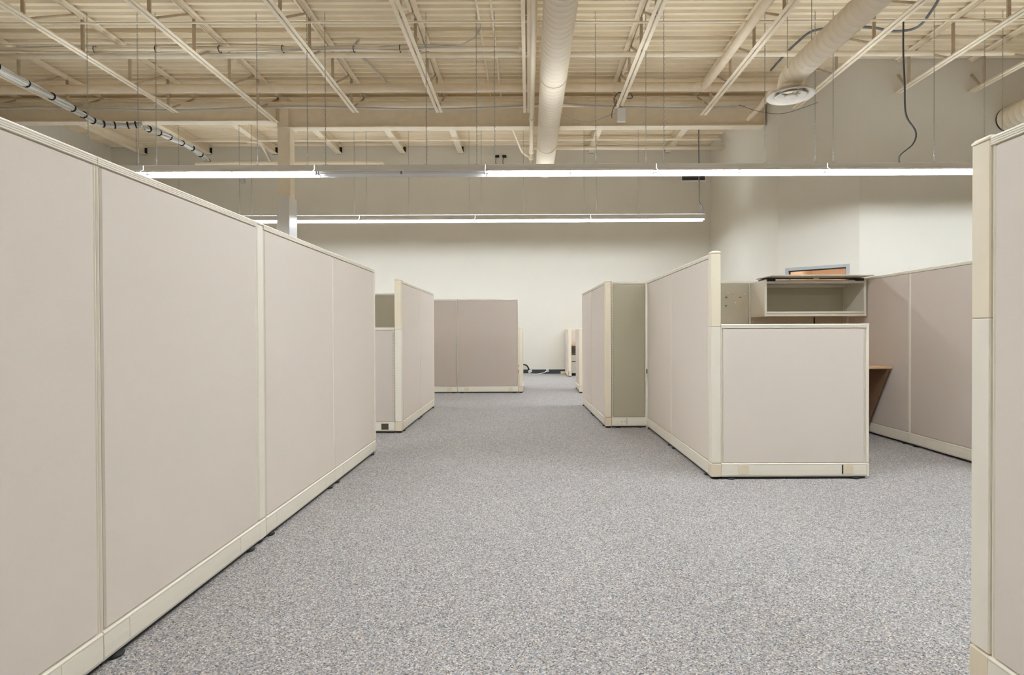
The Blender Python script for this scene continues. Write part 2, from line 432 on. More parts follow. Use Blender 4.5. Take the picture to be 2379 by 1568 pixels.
# cables strapped along it, with ties
for i, (dz, dy, ph) in enumerate(((0.042, -0.01, 0.0), (0.036, -0.03, 1.7), (-0.045, -0.02, 3.0))):
    pts = []
    x = X0 + 0.05
    while x < -2.3:
        pts.append((x, 8.67 + dy + 0.012 * math.sin(x * 1.3 + ph), 5.348 + dz + 0.026 * math.sin(x * 0.9 + ph) - 0.014 * math.cos(x * 2.1 + ph)))
        x += 0.22
    pts += [(-1.9, 8.64, 5.35 + dz), (-1.5, 8.62, 5.36 + dz * 0.5), (-1.0, 8.62, 5.37), (-0.78, 8.55, 5.44), (-0.68, 8.45, 5.52 + 0.02 * i), (-0.70, 8.30, 5.62)]
    o = MB().tube(pts, 0.007 + 0.001 * i, 6).build('cable', 'cable_pale')
    tag(o, ['upper thin cable tied along the pale pipe at upper left', 'front thin cable tied along the pale pipe at upper left', 'lower sagging cable tied under the pale pipe at upper left'][i], 'cable')
for i, x in enumerate((-6.55, -5.62, -4.66, -3.70, -2.62, -1.92)):
    o = MB().tube([(x - 0.006, 8.67 + 0.052 * math.cos(a) * 1.0, 5.347 + 0.052 * math.sin(a)) for a in [k * PI / 8 for k in range(17)]], 0.006, 5, caps=False).build('cable_tie', 'black')
    tag(o, 'black tie round pale pipe and cables, %s from the left' % ('first', 'second', 'third', 'fourth', 'fifth', 'sixth')[i], 'cable tie', 'black ties on the pale pipe')
pipe('pipe', [(X0, 8.87, 5.35), (7.2, 8.87, 5.34), (11.4, 8.87, 5.40)], 0.041, 'steel_paint', 'tan pipe crossing the whole ceiling just below the strapped pipe')
pipe('insulated_pipe', [(X0, 10.02, 5.33)] + [(x, 10.02 + random.uniform(-.005, .005), 5.33 + random.uniform(-.005, .005)) for x in [-9 + k * .5 for k in range(27)]] + [(4.50, 10.02, 5.33)], 0.076, 'insulation',
     'thick tan insulated pipe crossing in front of the deep beam', n=16)
pipe('insulated_pipe', smooth_pts([(3.06, 4.0, 5.225), (3.06, 7.0, 5.225), (3.05, 9.50, 5.235), (3.0, 9.82, 5.28), (2.90, 9.98, 5.32), (2.72, 10.02, 5.33)], 5), 0.064, 'insulation',
     'insulated pipe coming toward the camera beside the diffuser joist', n=14)
pipe('insulated_pipe', smooth_pts([(4.27, 10.02, 5.31), (4.27, 10.10, 5.22), (4.24, 10.35, 5.12), (4.22, 10.9, 5.10)], 5), 0.05, 'insulation',
     'short bent insulated pipe stub at the right end of the beam', n=12)
pipe('pipe', [(X0, 10.66, 5.30), (-0.1, 10.66, 5.295), (4.4, 10.66, 5.29)], 0.058, 'steel_paint', 'tan pipe just in front of the deep beam web', n=14)
pts = [(X0 + 0.05 + k * 0.42, 10.58, 5.205 + 0.028 * math.sin(k * 0.55) + (0.035 if 24 < k < 27 else 0)) for k in range(35)]
pipe('cable', smooth_pts(pts, 3), 0.020, 'cable_pale', 'wavy pale cable sagging below the pipe by the deep beam', 'cable', n=8)
# far bay
pipe('pipe', smooth_pts([(-8.9, 12.95, 5.41), (-4, 12.95, 5.405), (3, 12.95, 5.40), (4.4, 12.95, 5.40)], 2), 0.022, 'steel_paint', 'thin tan pipe across the ceiling bay behind the deep beam',
     n=10)
pipe('pipe', [(-0.12, 13.2, 5.29), (4.52, 13.2, 5.29)], 0.046, 'duct_paint', 'pale pipe right of the central sprinkler main by the far wall', n=12,
     collars=[((-0.08, 13.2, 5.29), (1, 0, 0)), ((0.45, 13.2, 5.29), (1, 0, 0))])
pipe('pipe', smooth_pts([(-7.75, 13.32, 5.0), (-7.4, 13.32, 5.0), (-3.7, 13.32, 5.0), (-3.48, 13.36, 4.96), (-3.40, 13.7, 4.93), (-3.40, 14.1, 4.93)], 4), 0.045, 'duct_paint',
     'pale pipe ending in an elbow high on far wall behind column', n=12)
pipe('conduit', smooth_pts([(-6.35, 12.9, 5.36), (-6.15, 12.95, 5.36), (-6.1, 13.1, 5.33), (-6.25, 13.9, 5.16)], 4), 0.022, 'steel_paint',
     'short bent tan conduit left of the column near far wall', 'conduit', n=8)
pipe('sprinkler_main', [(0.085, 3.0, 4.93), (0.085, 13.3, 4.93), ], 0.042, 'duct_paint', 'pale sprinkler main running into the room left of the big duct', n=14,
     collars=[((0.085, 10.4, 4.93), (0, 1, 0)), ((0.085, 12.3, 4.93), (0, 1, 0)), ((0.085, 12.75, 4.93), (0, 1, 0))])
pipe('sprinkler_drop', [(0.085, 13.3, 4.93), (0.085, 13.3, 5.29)], 0.036, 'duct_paint', 'short riser joining the sprinkler main to the far pipe', n=12)
pipe('sprinkler_branch', smooth_pts([(-0.55, 11.6, 5.45), (-0.3, 12.1, 5.30), (-0.12, 12.5, 5.0), (0.05, 12.75, 4.95)], 4), 0.024, 'duct_paint',
     'thin slanting branch pipe joining the central sprinkler main', n=8)
for i, (x, lab) in enumerate(((-0.70, 'left one of two thin conduits along the deck left of centre'), (-0.50, 'right one of two thin conduits along the deck left of centre'))):
    pipe('conduit', [(x, 4, 5.60), (x, 9.2, 5.60), (x - 0.01, 11.0, 5.60)], 0.017, 'duct_paint', lab, 'conduit', n=8)
pipe('conduit', smooth_pts([(-2.62, 8.9, 5.60), (-2.9, 9.25, 5.60), (-3.3, 9.35, 5.60), (-4.2, 9.4, 5.60)], 5), 0.018, 'cable_pale', 'grey bent conduit on the deck above the second joist right of column', 'conduit', n=8)
pipe('conduit', smooth_pts([(-3.75, 9.2, 5.61), (-3.0, 9.25, 5.61), (-2.75, 9.5, 5.61), (-2.6, 10.2, 5.61), (-2.5, 10.9, 5.61)], 5), 0.018, 'cable_pale', 'grey conduit turning toward the far wall on the deck', 'conduit', n=8)

# spiral ducts
def spiral(pts, r, step=0.115):
    """pts resampled with raised seams"""
    P = [Vector(p) for p in pts]; out = []; rs = []
    acc = 0.0
    for a, b in zip(P, P[1:]):
        L = (b - a).length; d = (b - a) / L; s = 0.0
        n = max(1, int(L / step))
        for k in range(n):
            q = a + d * (L * k / n); st = L / n
            for f, rr in ((0.0, 0), (0.80, 0), (0.86, 0.0045), (0.94, 0.0045)):
                out.append(q + d * st * f); rs.append(r + rr)
    out.append(P[-1]); rs.append(r)
    return out, rs
t = thing('round_duct', 'big pale spiral duct running down the middle of the ceiling', 'duct', (0.38, 3.0, 4.78))
p, rs = spiral([(0, 0, 0), (0.012, 10.0, 0)], 0.195)
MB().tube(p, rs, 40).build('spiral_duct', 'duct_paint', t)
MB().tube([(0.012, 9.96, 0), (0.012, 9.98, 0), (0.012, 10.06, 0), (0.012, 10.08, 0)], [0.197, 0.212, 0.212, 0.197], 40).build('end_collar', 'duct_paint', t)
for yy in (5.3, 8.3):
    m = MB(); m.tube([(0.006 + 0.205 * math.cos(a), yy, 0.205 * math.sin(a)) for a in [k * PI / 16 for k in range(-16, 17)]], 0.006, 6)
    m.tube([(0.205, yy, 0.0), (0.205, yy, 0.83)], 0.004, 5); m.tube([(-0.195, yy, 0.0), (-0.195, yy, 0.83)], 0.004, 5)
    m.build('hanger', 'steel_paint', t)

DX, DY = 3.60, 7.79
t = thing('round_duct', 'pale spiral duct ending in a round diffuser at upper right', 'duct', (DX, 3.0, 4.505))
p, rs = spiral([(0.06, 0, 0), (0.0, DY - 3.0 - 0.13, 0)], 0.152)
MB().tube(p, rs, 36).build('spiral_duct', 'duct_paint', t)
ye = DY - 3.0
el = [(0, ye - 0.13, 0), (0, ye - 0.10, -0.002), (0, ye - 0.04, -0.03), (0, ye, -0.09), (0, ye, -0.12), (0, ye, -0.19)]
MB().tube(el, [0.157, 0.160, 0.165, 0.168, 0.170, 0.172], 36).build('elbow', 'duct_paint', t)
for xx in (-0.16, 0.16):
    m = MB(); m.tube([(xx, ye - 0.25, 0.0), (xx, ye - 0.25, 1.12)], 0.004, 5); m.build('hanger_wire', 'chain_steel', t)
d = thing('ceiling_diffuser', 'round white stepped-cone air diffuser under the right duct', 'diffuser', (DX, DY, 4.235))
MB().lathe([(0.155, 0.075), (0.170, 0.06), (0.215, 0.035), (0.270, 0.008), (0.305, 0.0), (0.312, 0.006), (0.305, 0.014), (0.270, 0.022), (0.215, 0.048), (0.165, 0.085)], 48).build('outer_cone', 'diffuser_paint', d)
MB().lathe([(0.105, 0.055), (0.13, 0.035), (0.175, 0.006), (0.200, -0.003), (0.205, 0.004), (0.175, 0.018), (0.125, 0.055)], 40).build('middle_cone', 'diffuser_paint', d)
MB().lathe([(0.0, -0.012), (0.075, -0.010), (0.086, -0.002), (0.075, 0.008), (0.04, 0.03), (0.0, 0.03)], 32).build('centre_disc', 'diffuser_paint', d)
m = MB()
for a in range(4):
    ca, sa = math.cos(a * PI / 2), math.sin(a * PI / 2)
    m.tube([(0.03 * ca, 0.03 * sa, 0.03), (0.25 * ca, 0.25 * sa, 0.04)], 0.004, 5)
m.build('spider', 'chain_steel', d)

t = thing('round_duct', 'tan round duct leaving right wall above the nearest cubicle post', 'duct', (8.21, 5.0, 4.63))
p, rs = spiral([(0, 0, 0), (0, 4.73, 0)], 0.2)
MB().tube(p, rs, 36).build('spiral_duct', 'steel_paint', t)
MB().tube([(0, 4.725, 0), (0, 4.728, 0), (0, 4.745, 0)], [0.2, 0.206, 0.206], 36).build('wall_collar', 'black', t)

# thick cable bundles at upper left
def bundle(pts, label, tie_at, seed):
    rnd = random.Random(seed)
    P = smooth_pts(pts, 8)
    t = thing('cable_bundle', label, 'cables', tuple(P[0]))
    off = P[0]
    for k in range(9):
        a = 2 * PI * k / 8; rr = 0.036 if k < 8 else 0.0
        ph = rnd.uniform(0, 6)
        q = []
        for i, p in enumerate(P):
            w1 = 0.010 * math.sin(i * 0.5 + ph); aa = a + 0.09 * i
            q.append(p - off + Vector((rr * math.cos(aa) + w1, 0, rr * math.sin(aa) + w1 * 0.6)))
        MB().tube(q, 0.019, 6).build('cable_strand', 'cable_white' if k % 3 else 'cable_pale', t)
    for f in tie_at:
        i = min(len(P) - 2, int(f * (len(P) - 1))); p = P[i] - off; dd = (P[i + 1] - P[i]).normalized()
        MB().tube([p - dd * 0.011, p + dd * 0.011], 0.065, 14).build('cable_tie', 'black', t)
    return t
bundle([(-7.85, 7.4, 4.98), (-7.88, 8.2, 5.02), (-7.88, 8.9, 4.98), (-7.92, 9.5, 4.99), (-7.95, 10.1, 4.97), (-7.95, 10.55, 4.94), (-7.75, 10.85, 5.00), (-7.45, 11.0, 5.07)],
       'thick white cable bundle strapped with black ties above left cubicle wall', (0.2, 0.32, 0.44, 0.55, 0.62, 0.69, 0.76, 0.83, 0.92, 0.98), 3)
bundle([(-7.55, 11.25, 5.10), (-7.52, 11.7, 5.14), (-7.55, 12.3, 5.19), (-7.55, 12.9, 5.20), (-7.55, 13.4, 5.12), (-7.58, 13.8, 5.02), (-7.52, 14.05, 4.99)],
       'thick white cable bundle sloping down to far wall behind beam', (0.06, 0.15, 0.27, 0.38, 0.48, 0.60, 0.70, 0.93, 0.97), 5)

# dark cords and conduits at upper right
pipe('flexible_conduit', smooth_pts([(4.25, 9.95, 5.58), (4.25, 9.4, 5.59), (4.27, 9.0, 5.59), (4.35, 8.7, 5.60), (4.65, 8.6, 5.60), (5.1, 8.55, 5.58), (5.5, 8.52, 5.50), (5.75, 8.40, 5.50), (5.75, 8.1, 5.58), (5.6, 7.6, 5.60), (5.6, 7.0, 5.60)], 6), 0.019, 'conduit_grey',
     'grey flexible conduit looping behind the diffuser duct', 'conduit', n=8)
pipe('black_cord', smooth_pts([(5.42, 8.22, 5.52), (5.42, 8.22, 5.05), (5.44, 8.22, 4.6), (5.46, 8.22, 4.15), (5.60, 8.22, 3.9), (5.56, 8.22, 3.72), (5.38, 8.22, 3.56), (5.36, 8.22, 3.44)], 8), 0.012, 'cable_dark',
     'black power cord hanging in a curl to the nearer light row', 'cord', n=8)
pipe('grey_cord', smooth_pts([(3.64, 12.1, 5.6), (3.64, 12.1, 4.9), (3.645, 12.1, 4.1), (3.65, 12.1, 3.80), (3.72, 12.1, 3.66), (3.73, 12.1, 3.52)], 8), 0.012, 'conduit_grey',
     'grey power cord dropping to the right end of far light row', 'cord', n=8)
pipe('wire', smooth_pts([(-0.05, 8.5, 5.4), (0.1, 8.6, 5.15), (0.0, 8.9, 5.3)], 4), 0.006, 'cable_pale', 'thin wire loop beside the central sprinkler main', 'wire', n=5)
pipe('wire', smooth_pts([(0.55, 10.5, 5.05), (1.1, 10.45, 4.88), (1.6, 10.4, 5.02)], 6), 0.008, 'cable_pale', 'thin pale wire drooping under the deep beam right of duct', 'wire', n=5)
pipe('wire', smooth_pts([(3.9, 10.5, 5.2), (4.2, 10.3, 5.0), (4.6, 10.2, 4.93), (5.05, 9.9, 5.0)], 6), 0.0045, 'cable_dark', 'thin dark wire drooping behind the round diffuser', 'wire', n=5)
# white box on a joist end
t = thing('sensor_box', 'small white wireless box hanging under a joist end', 'sensor', (1.69, 10.25, 4.80))
MB().cbox(-0.08, 0.08, -0.03, 0.03, 0, 0.255, 0.012).build('housing', 'plastic_white', t)
MB().box(-0.081, 0.081, -0.0305, -0.0295, 0.135, 0.138).build('seam', 'sensor_grey', t)
MB().cbox(-0.02, 0.02, -0.01, 0.02, 0.25, 0.30, 0.003).build('bracket', 'chain_steel', t)
m = MB(); m.tube(smooth_pts([(-0.09, 0, 0.28), (-0.13, 0, 0.40), (-0.06, 0, 0.52), (0.03, 0, 0.50), (0.0, 0, 0.30)], 6), 0.008, 6)
m.tube(smooth_pts([(0.06, 0, 0.50), (0.16, 0, 0.52), (0.20, 0, 0.44), (0.10, 0, 0.42)], 6), 0.008, 6); m.tube(smooth_pts([(-0.08, 0, 0.40), (-0.16, 0, 0.20), (-0.17, 0, 0.08)], 6), 0.008, 6)
m.build('lead', 'cable_dark', t)
# wall grilles
def grille(x0, x1, z0, z1, label, dark='vent_dark'):
    t = thing('wall_vent', label, 'vent', ((x0 + x1) / 2, YF, z0))
    h = (x1 - x0) / 2; H = z1 - z0
    MB().box(-h, h, -0.006, -0.001, 0, H).build('backing', dark, t)
    m = MB()
    m.cbox(-h - 0.03, -h, -0.02, 0, -0.03, H + 0.03); m.cbox(h, h + 0.03, -0.02, 0, -0.03, H + 0.03)
    m.cbox(-h, h, -0.02, 0, -0.03, 0); m.cbox(-h, h, -0.02, 0, H, H + 0.03)
    m.build('frame', 'plastic_white', t)
    k = int(H / 0.06)
    for i in range(k):
        z = (i + 0.5) * H / k
        MB().add([(-h, -0.018, z - 0.015), (h, -0.018, z - 0.015), (h, -0.007, z + 0.012), (-h, -0.007, z + 0.012)], [(0, 1, 2, 3)]).prism([(-0.018, z - 0.015), (-0.016, z - 0.016), (-0.005, z + 0.011), (-0.007, z + 0.012)], 'X', -h, h).build('slat', dark, t)
grille(3.83, 4.40, 4.78, 5.02, 'dark louvred vent with white frame high on far wall')
grille(-7.24, -6.88, 5.02, 5.27, 'pale double vent high on far wall left of the column', 'sensor_grey')
grille(-8.95, -8.60, 4.95, 5.18, 'pale vent high on far wall nearest the left corner', 'sensor_grey')
t = thing('wall_sensor', 'small grey box on far wall below left end of light row', 'sensor', (-7.05, YF, 4.74))
MB().cbox(-0.06, 0.06, -0.05, 0, 0, 0.12, 0.008).build('housing', 'sensor_grey', t)
MB().lathe([(0.0, 0), (0.03, 0.0), (0.03, 0.006), (0, 0.008)], 16, (0, -0.045, 0.06)).build('lens', 'plastic_white', t)
for x, lab in ((-0.60, 'left'), (-0.42, 'right')):
    t = thing('wall_clip', '%s one of two black clips high on far wall left of the duct' % lab, 'clip', (1.0 * x - 0.15, YF, 5.36))
    MB().cbox(-0.05, 0.05, -0.06, 0, 0, 0.05, 0.004).build('bracket', 'black', t)
    MB().tube(smooth_pts([(-0.02, -0.03, 0.0), (-0.04, -0.03, -0.12), (0.02, -0.03, -0.22)], 5), 0.008, 6).build('loop', 'cable_dark', t)

# ------------------------------------------------------------------ strip lights on chains
FL = 2.44
chain_me = {}
def chain_mesh(length):
    key = round(length, 2)
    if key in chain_me: return chain_me[key]
    m = MB(); step = 0.034; k = int(length / step)
    for i in range(k):
        z = i * step
        pts = []
        for (a, b) in ((-0.007, 0.004), (-0.007, 0.034), (0.0, 0.042), (0.007, 0.034), (0.007, 0.004), (0.0, -0.004)):
            pts.append((a, 0, z + b) if i % 2 else (0, a, z + b))
        pts.append(pts[0])
        m.tube(pts, 0.0022, 4, caps=False)
    me = m.mesh('chain'); me.materials.append(MATS['chain_steel'])
    chain_me[key] = me; return me
fix_src = {}
def fixture_parts():
    g = {}
    m = MB(); m.cbox(0.003, FL - 0.003, -0.024, 0.024, 0.040, 0.108, 0.004); g['channel'] = (m.mesh('channel'), 'fixture_white')
    for s in (-1, 1):
        m = MB()
        m.prism([(s * 0.092, 0.018), (s * 0.155, -0.021), (s * 0.155, -0.026), (s * 0.158, -0.026), (s * 0.158, -0.018), (s * 0.095, 0.021), (s * 0.095, 0.084), (s * 0.092, 0.084)], 'X', 0.004, FL - 0.004)  # upright flange added to keep the strip glow off the upper walls
        g['reflector%d' % s] = (m.mesh('reflector'), 'fixture_white')
        m = MB(); m.prism([(s * 0.022, 0.042), (s * 0.093, 0.021)], 'X', 0.006, FL - 0.006, closed=False)
        g['lens%d' % s] = (m.mesh('added_uplight'), 'added_glow_strip')
    m = MB(); m.tube([(0.035, 0, 0), (FL / 2 - 0.025, 0, 0)], 0.018, 8, caps=False); g['tube'] = (m.mesh('tube'), 'tube_lit')
    m = MB(); m.cbox(-0.012, 0.012, -0.020, 0.020, -0.024, 0.060, 0.003); g['socket'] = (m.mesh('socket'), 'socket_grey')
    m = MB(); m.cbox(-0.030, 0.030, -0.018, 0.018, 0.108, 0.114, 0.002); m.tube([(0, 0, 0.112), (0, 0, 0.128)], 0.005, 6); g['hook'] = (m.mesh('hook'), 'chain_steel')
    for k, (me, mt) in g.items(): me.materials.append(MATS[mt])
    for sd in (-1, 1):
        dl = g['lens%d' % sd][0].copy(); dl.materials.clear(); dl.materials.append(MATS['added_strip_off']); g['unlit_strip%d' % sd] = (dl, 'added_strip_off')
    dead = g['tube'][0].copy(); dead.materials.clear(); dead.materials.append(MATS['dead_tube']); g['dead'] = (dead, 'dead_tube')
    return g
G = fixture_parts()
def link(name, me, parent, loc=(0, 0, 0)):
    o = bpy.data.objects.new(name, me); col.objects.link(o); o.parent = parent; o.location = loc; return o
def strip_light(x, y, z, label, lit=True, chains=(0.13, 0.65 * FL, FL - 0.13), group=None):
    t = thing('strip_light', label, 'light', (x, y, z), 0, group)
    link('channel', G['channel'][0], t)
    link('reflector', G['reflector-1'][0], t); link('reflector', G['reflector1'][0], t)
    for sd in (-1, 1): link('added_uplight', G[('lens%d' if lit else 'unlit_strip%d') % sd][0], t)  # added uplight strips, glowing only on lit fixtures
    for i in (0, 1):
        link('tube', G['tube' if lit else 'dead'][0], t, (i * (FL / 2 - 0.005), 0, 0))
    for sx in (0.018, FL / 2, FL - 0.018): link('socket', G['socket'][0], t, (sx, 0, 0))
    for cxx in chains:
        link('hook', G['hook'][0], t, (cxx, 0, 0))
        link('chain', chain_mesh(DECK - z - 0.13), t, (cxx, 0, 0.124))
    return t
R1 = (8.22, 3.345); R2 = (12.10, 3.425); R0 = (2.9, 3.36); RB = (-1.3, 3.36); RC = (-4.6, 3.36)
for i, (k, lab) in enumerate(((-1, 'lit strip light of the nearer row hidden mostly behind left cubicle wall'),
                              (0, 'lit strip light at the left end of the nearer light row'),
                              (1, 'unlit strip light with two dead tubes in the nearer row'),
                              (2, 'lit strip light of nearer row just right of the unlit one, under the duct'),
                              (3, 'lit strip light of nearer row, second right of the unlit one'),
                              (4, 'lit strip light of nearer row reaching the cream foreground post'),
                              (5, 'lit strip light of nearer row behind the cream foreground post'))):
    strip_light(-5.48 + FL * k, R1[0], R1[1], lab, lit=(k != 1), chains=(0.13, 1.0 if k == 5 else 0.65 * FL, FL - 0.13), group='nearer row of strip lights')
for i, lab in enumerate(('lit strip light at the right end of the farther light row', 'lit strip light of farther row, second from its right end',
                         'lit strip light of farther row, third from its right end', 'lit strip light of farther row passing behind the column',
                         'lit strip light of farther row hidden behind left cubicle wall', )):
    strip_light(3.77 - FL * (i + 1), R2[0], R2[1], lab, chains=(0.13, 0.42 * FL, FL - 0.13), group='farther row of strip lights')
ORD = ('first', 'second', 'third', 'fourth', 'fifth', 'sixth', 'seventh')
for (yy, zz), nm, grp in ((R0, 'unseen row above the near aisle', 'unseen strip lights above the near aisle'), (RB, 'unseen row behind the viewpoint', 'unseen strip lights behind the viewpoint')):  # unseen rows, added to lift the ceiling and near panels
    for k in range(-1, 6):
        if yy < 0 and k % 2 == 0: continue
        strip_light(-5.48 + FL * k, yy, zz, '%s strip light from the left in the %s' % (ORD[k + 1], nm), chains=(0.13, FL - 0.13), group=grp)

# ------------------------------------------------------------------ cubicle panels
TALL, LOW, TH = 1.575, 1.085, 0.033
def slots(parent, u, v, z0, z1, name='slotted_standard'):
    m = MB(); m.box(u - 0.006, u + 0.006, v - 0.002, v + 0.002, z0, z1); o = m.build(name, 'slot_steel', parent)
    m = MB(); z = z0 + 0.01
    while z < z1 - 0.02:
        m.box(u - 0.0016, u + 0.0016, v - 0.0030, v + 0.0030, z, z + 0.010); z += 0.0254
    k = m.build('slot_row', 'slot_dark', o); k['kind'] = 'stuff'
def panel(x, y, rz, wdt, H, label, front='fabric', back='fabric', covers=(), end=None, std=(), group='cubicle wall panels'):
    """local x runs along the panel, local -y is its front"""
    t = thing('cubicle_panel', label, 'partition', (x, y, 0), rz, group)
    e = 0.011
    m = MB(); m.box(0.001, wdt - 0.001, -0.022, 0.022, 0.05, H - 0.015); m.build('core', 'trim', t)
    for a, b in ((0.0005, e), (wdt - e, wdt - 0.0005)):
        m = MB(); m.cbox(a, b, -0.030, 0.030, 0.105, H - 0.026, 0.004); m.build('edge_trim', 'trim', t)
    for s, mt in ((-1, front), (1, back)):
        m = MB(); m.cbox(e + 0.002, wdt - e - 0.002, min(s * 0.02, s * TH), max(s * 0.02, s * TH), 0.114, H - 0.031, 0.005); m.build('fabric_face', mt, t)
    # fluted top cap
    c = TH + 0.002; z = H - 0.027
    pr = [(-c, z)]
    for q in range(4):
        zz = z + 0.0062 * q
        pr += [(-c, zz + 0.0045), (-c + 0.003, zz + 0.0053), (-c + 0.003, zz + 0.0060), (-c, zz + 0.0062)] if q < 3 else []
    pr += [(-c, H - 0.005), (-c + 0.007, H)]
    pr = pr + [(-p, q) for p, q in reversed(pr)]
    m = MB(); m.prism(pr, 'X', 0.0006, wdt - 0.0006); m.build('top_cap', 'trim', t)
    # base raceway, slightly bowed, with a lip at the top
    b = TH + 0.004
    pr = [(-b + 0.006, 0.018), (-b, 0.03), (-b - 0.001, 0.065), (-b, 0.100), (-b - 0.002, 0.107), (-b + 0.004, 0.112)]
    pr = pr + [(-p, q) for p, q in reversed(pr)]
    m = MB(); m.prism(pr, 'X', 0.001, wdt - 0.001); base = m.build('base_raceway', 'trim', t)
    for u, kind in covers:
        bb = b + 0.0012
        if kind == 'cover':
            MB().cbox(u - 0.037, u + 0.037, -bb - 0.001, -bb + 0.003, 0.036, 0.100, 0.001).build('outlet_cover', 'cover', base)
        elif kind == 'loose':
            MB().cbox(u - 0.033, u + 0.037, -bb - 0.002, -bb + 0.003, 0.036, 0.100, 0.001).build('outlet_cover', 'cover', base)
            MB().box(u - 0.042, u - 0.034, -bb - 0.001, -bb + 0.002, 0.036, 0.099).build('open_gap', 'black', base)
        elif kind == 'faint':
            MB().cbox(u - 0.037, u + 0.037, -bb - 0.0006, -bb + 0.003, 0.036, 0.100, 0.0005).build('outlet_cover', 'trim', base)
        elif kind == 'hole':
            MB().box(u - 0.037, u + 0.037, -bb - 0.0008, -bb + 0.002, 0.036, 0.098).build('outlet_opening', 'slot_dark', base)
            fr = MB(); fr.box(u - 0.042, u - 0.037, -bb - 0.002, -bb + 0.002, 0.031, 0.103); fr.box(u + 0.037, u + 0.042, -bb - 0.002, -bb + 0.002, 0.031, 0.103)
            fr.box(u - 0.042, u + 0.042, -bb - 0.002, -bb + 0.002, 0.098, 0.103); fr.box(u - 0.042, u + 0.042, -bb - 0.002, -bb + 0.002, 0.031, 0.036); fr.build('outlet_rim', 'trim', base)
        elif kind == 'socket':
            o = MB().cbox(u - 0.035, u + 0.035, -bb - 0.002, -bb + 0.003, 0.038, 0.100, 0.001).build('outlet_plate', 'trim', base)
            MB().box(u + 0.035, u + 0.039, -bb - 0.0005, -bb + 0.002, 0.036, 0.101).build('plate_gap', 'slot_dark', base)
            mm = MB()
            for du in (-0.017, 0.017):
                for (a, q) in ((-0.005, 0.003), (0.005, 0.003), (0.0, -0.006)):
                    mm.box(u + du + a - 0.0018, u + du + a + 0.0018, -bb - 0.0028, -bb - 0.0015, 0.069 + q - 0.003, 0.069 + q + 0.003)
            mm.build('socket_holes', 'black', base)
    # black glides and a black strip painting the shade under the base
    m = MB(); m.box(0.004, wdt - 0.004, -0.026, 0.026, 0.006, 0.05); m.build('under_shade', 'black', t)
    for u in (0.07, wdt - 0.07):
        MB().lathe([(0, 0.0), (0.031, 0.0), (0.033, 0.005), (0.026, 0.010), (0.010, 0.016), (0.009, 0.05)], 16, (u, -0.012, 0)).build('foot', 'black', t)
    if end:
        u0, u1 = (wdt, wdt + 0.020) if end == 'R' else (-0.020, 0)
        m = MB(); m.cbox(u0, u1, -0.036, 0.036, 0.110, H - 0.004, 0.006); m.build('end_trim', 'trim', t)
        m = MB(); m.cbox(u0, u1, -0.037, 0.037, 0.018, 0.108, 0.004); m.build('end_base', 'trim', t)
        m = MB(); m.cbox(u0, u1, -0.036, 0.036, H - 0.008, H + 0.001, 0.003); m.build('end_cap', 'trim', t)
    for u, z0, z1 in std: slots(t, u, -0.0335, z0, z1)
    return t
def post(x, y, H, label, split=True, s=0.033, group='cubicle corner posts', mt='post', bmt='cover'):
    t = thing('connector_post', label, 'post', (x, y, 0), 0, group)
    if split and H > 1.3:
        MB().cbox(-s, s, -s, s, 0.114, 1.0645, 0.003).build('lower_post', 'trim', t)
        MB().cbox(-s, s, -s, s, 1.0655, H - 0.010, 0.003).build('upper_post', 'post', t)
        MB().box(-s + 0.003, s - 0.003, -s + 0.003, s - 0.003, 1.055, 1.072).build('joint', 'slot_dark', t)
    else:
        MB().cbox(-s, s, -s, s, 0.114, H - 0.010, 0.006).build('lower_post', mt, t)
    m = MB()
    for k, (d, z) in enumerate(((0.0, H - 0.011), (0.0, H - 0.004), (0.007, H + 0.004), (0.018, H + 0.008))):
        a = s + 0.001 - d
        m.v += [(-a, -a, z), (a, -a, z), (a, a, z), (-a, a, z)]
        if k:
            o = (k - 1) * 4
            for q in range(4): m.f.append((o + q, o + (q + 1) % 4, o + 4 + (q + 1) % 4, o + 4 + q)); m.sm.append(True)
    m.f.append((12, 13, 14, 15)); m.sm.append(False); m.f.append((3, 2, 1, 0)); m.sm.append(False)
    m.build('post_cap', mt, t)
    MB().cbox(-s - 0.003, s + 0.003, -s - 0.003, s + 0.003, 0.018, 0.110, 0.004).build('post_base', bmt, t)
    MB().lathe([(0, 0), (0.030, 0), (0.032, 0.006), (0.02, 0.014), (0.01, 0.02), (0.01, 0.03)], 14).build('foot', 'black', t)
    MB().box(-s + 0.006, s - 0.006, -s + 0.006, s - 0.006, 0.012, 0.03).build('under_shade', 'black', t)  # black block stands in for the shade beneath the post
    return t

# --- long wall on the left
XLc = -1.348
panel(XLc, 0.690, PI / 2, 1.050, TALL, 'tall beige fabric panel cut off by the left edge of the photo', covers=((0.93, 'faint'),))
panel(XLc, 1.742, PI / 2, 1.018, TALL, 'tall beige fabric panel on the left, nearest one shown whole', covers=((0.15, 'faint'), (0.87, 'faint')))
post(XLc, 2.795, TALL, 'cream post between the second and third panels of left wall', split=False, mt='trim', bmt='trim')
panel(XLc, 2.830, PI / 2, 1.010, TALL, 'tall beige fabric panel right of the post in left wall', covers=((0.15, 'faint'), (0.87, 'faint')))
panel(XLc, 3.842, PI / 2, 1.020, TALL, 'tall beige fabric panel at the far end of left wall', end='R', covers=((0.2, 'faint'),))

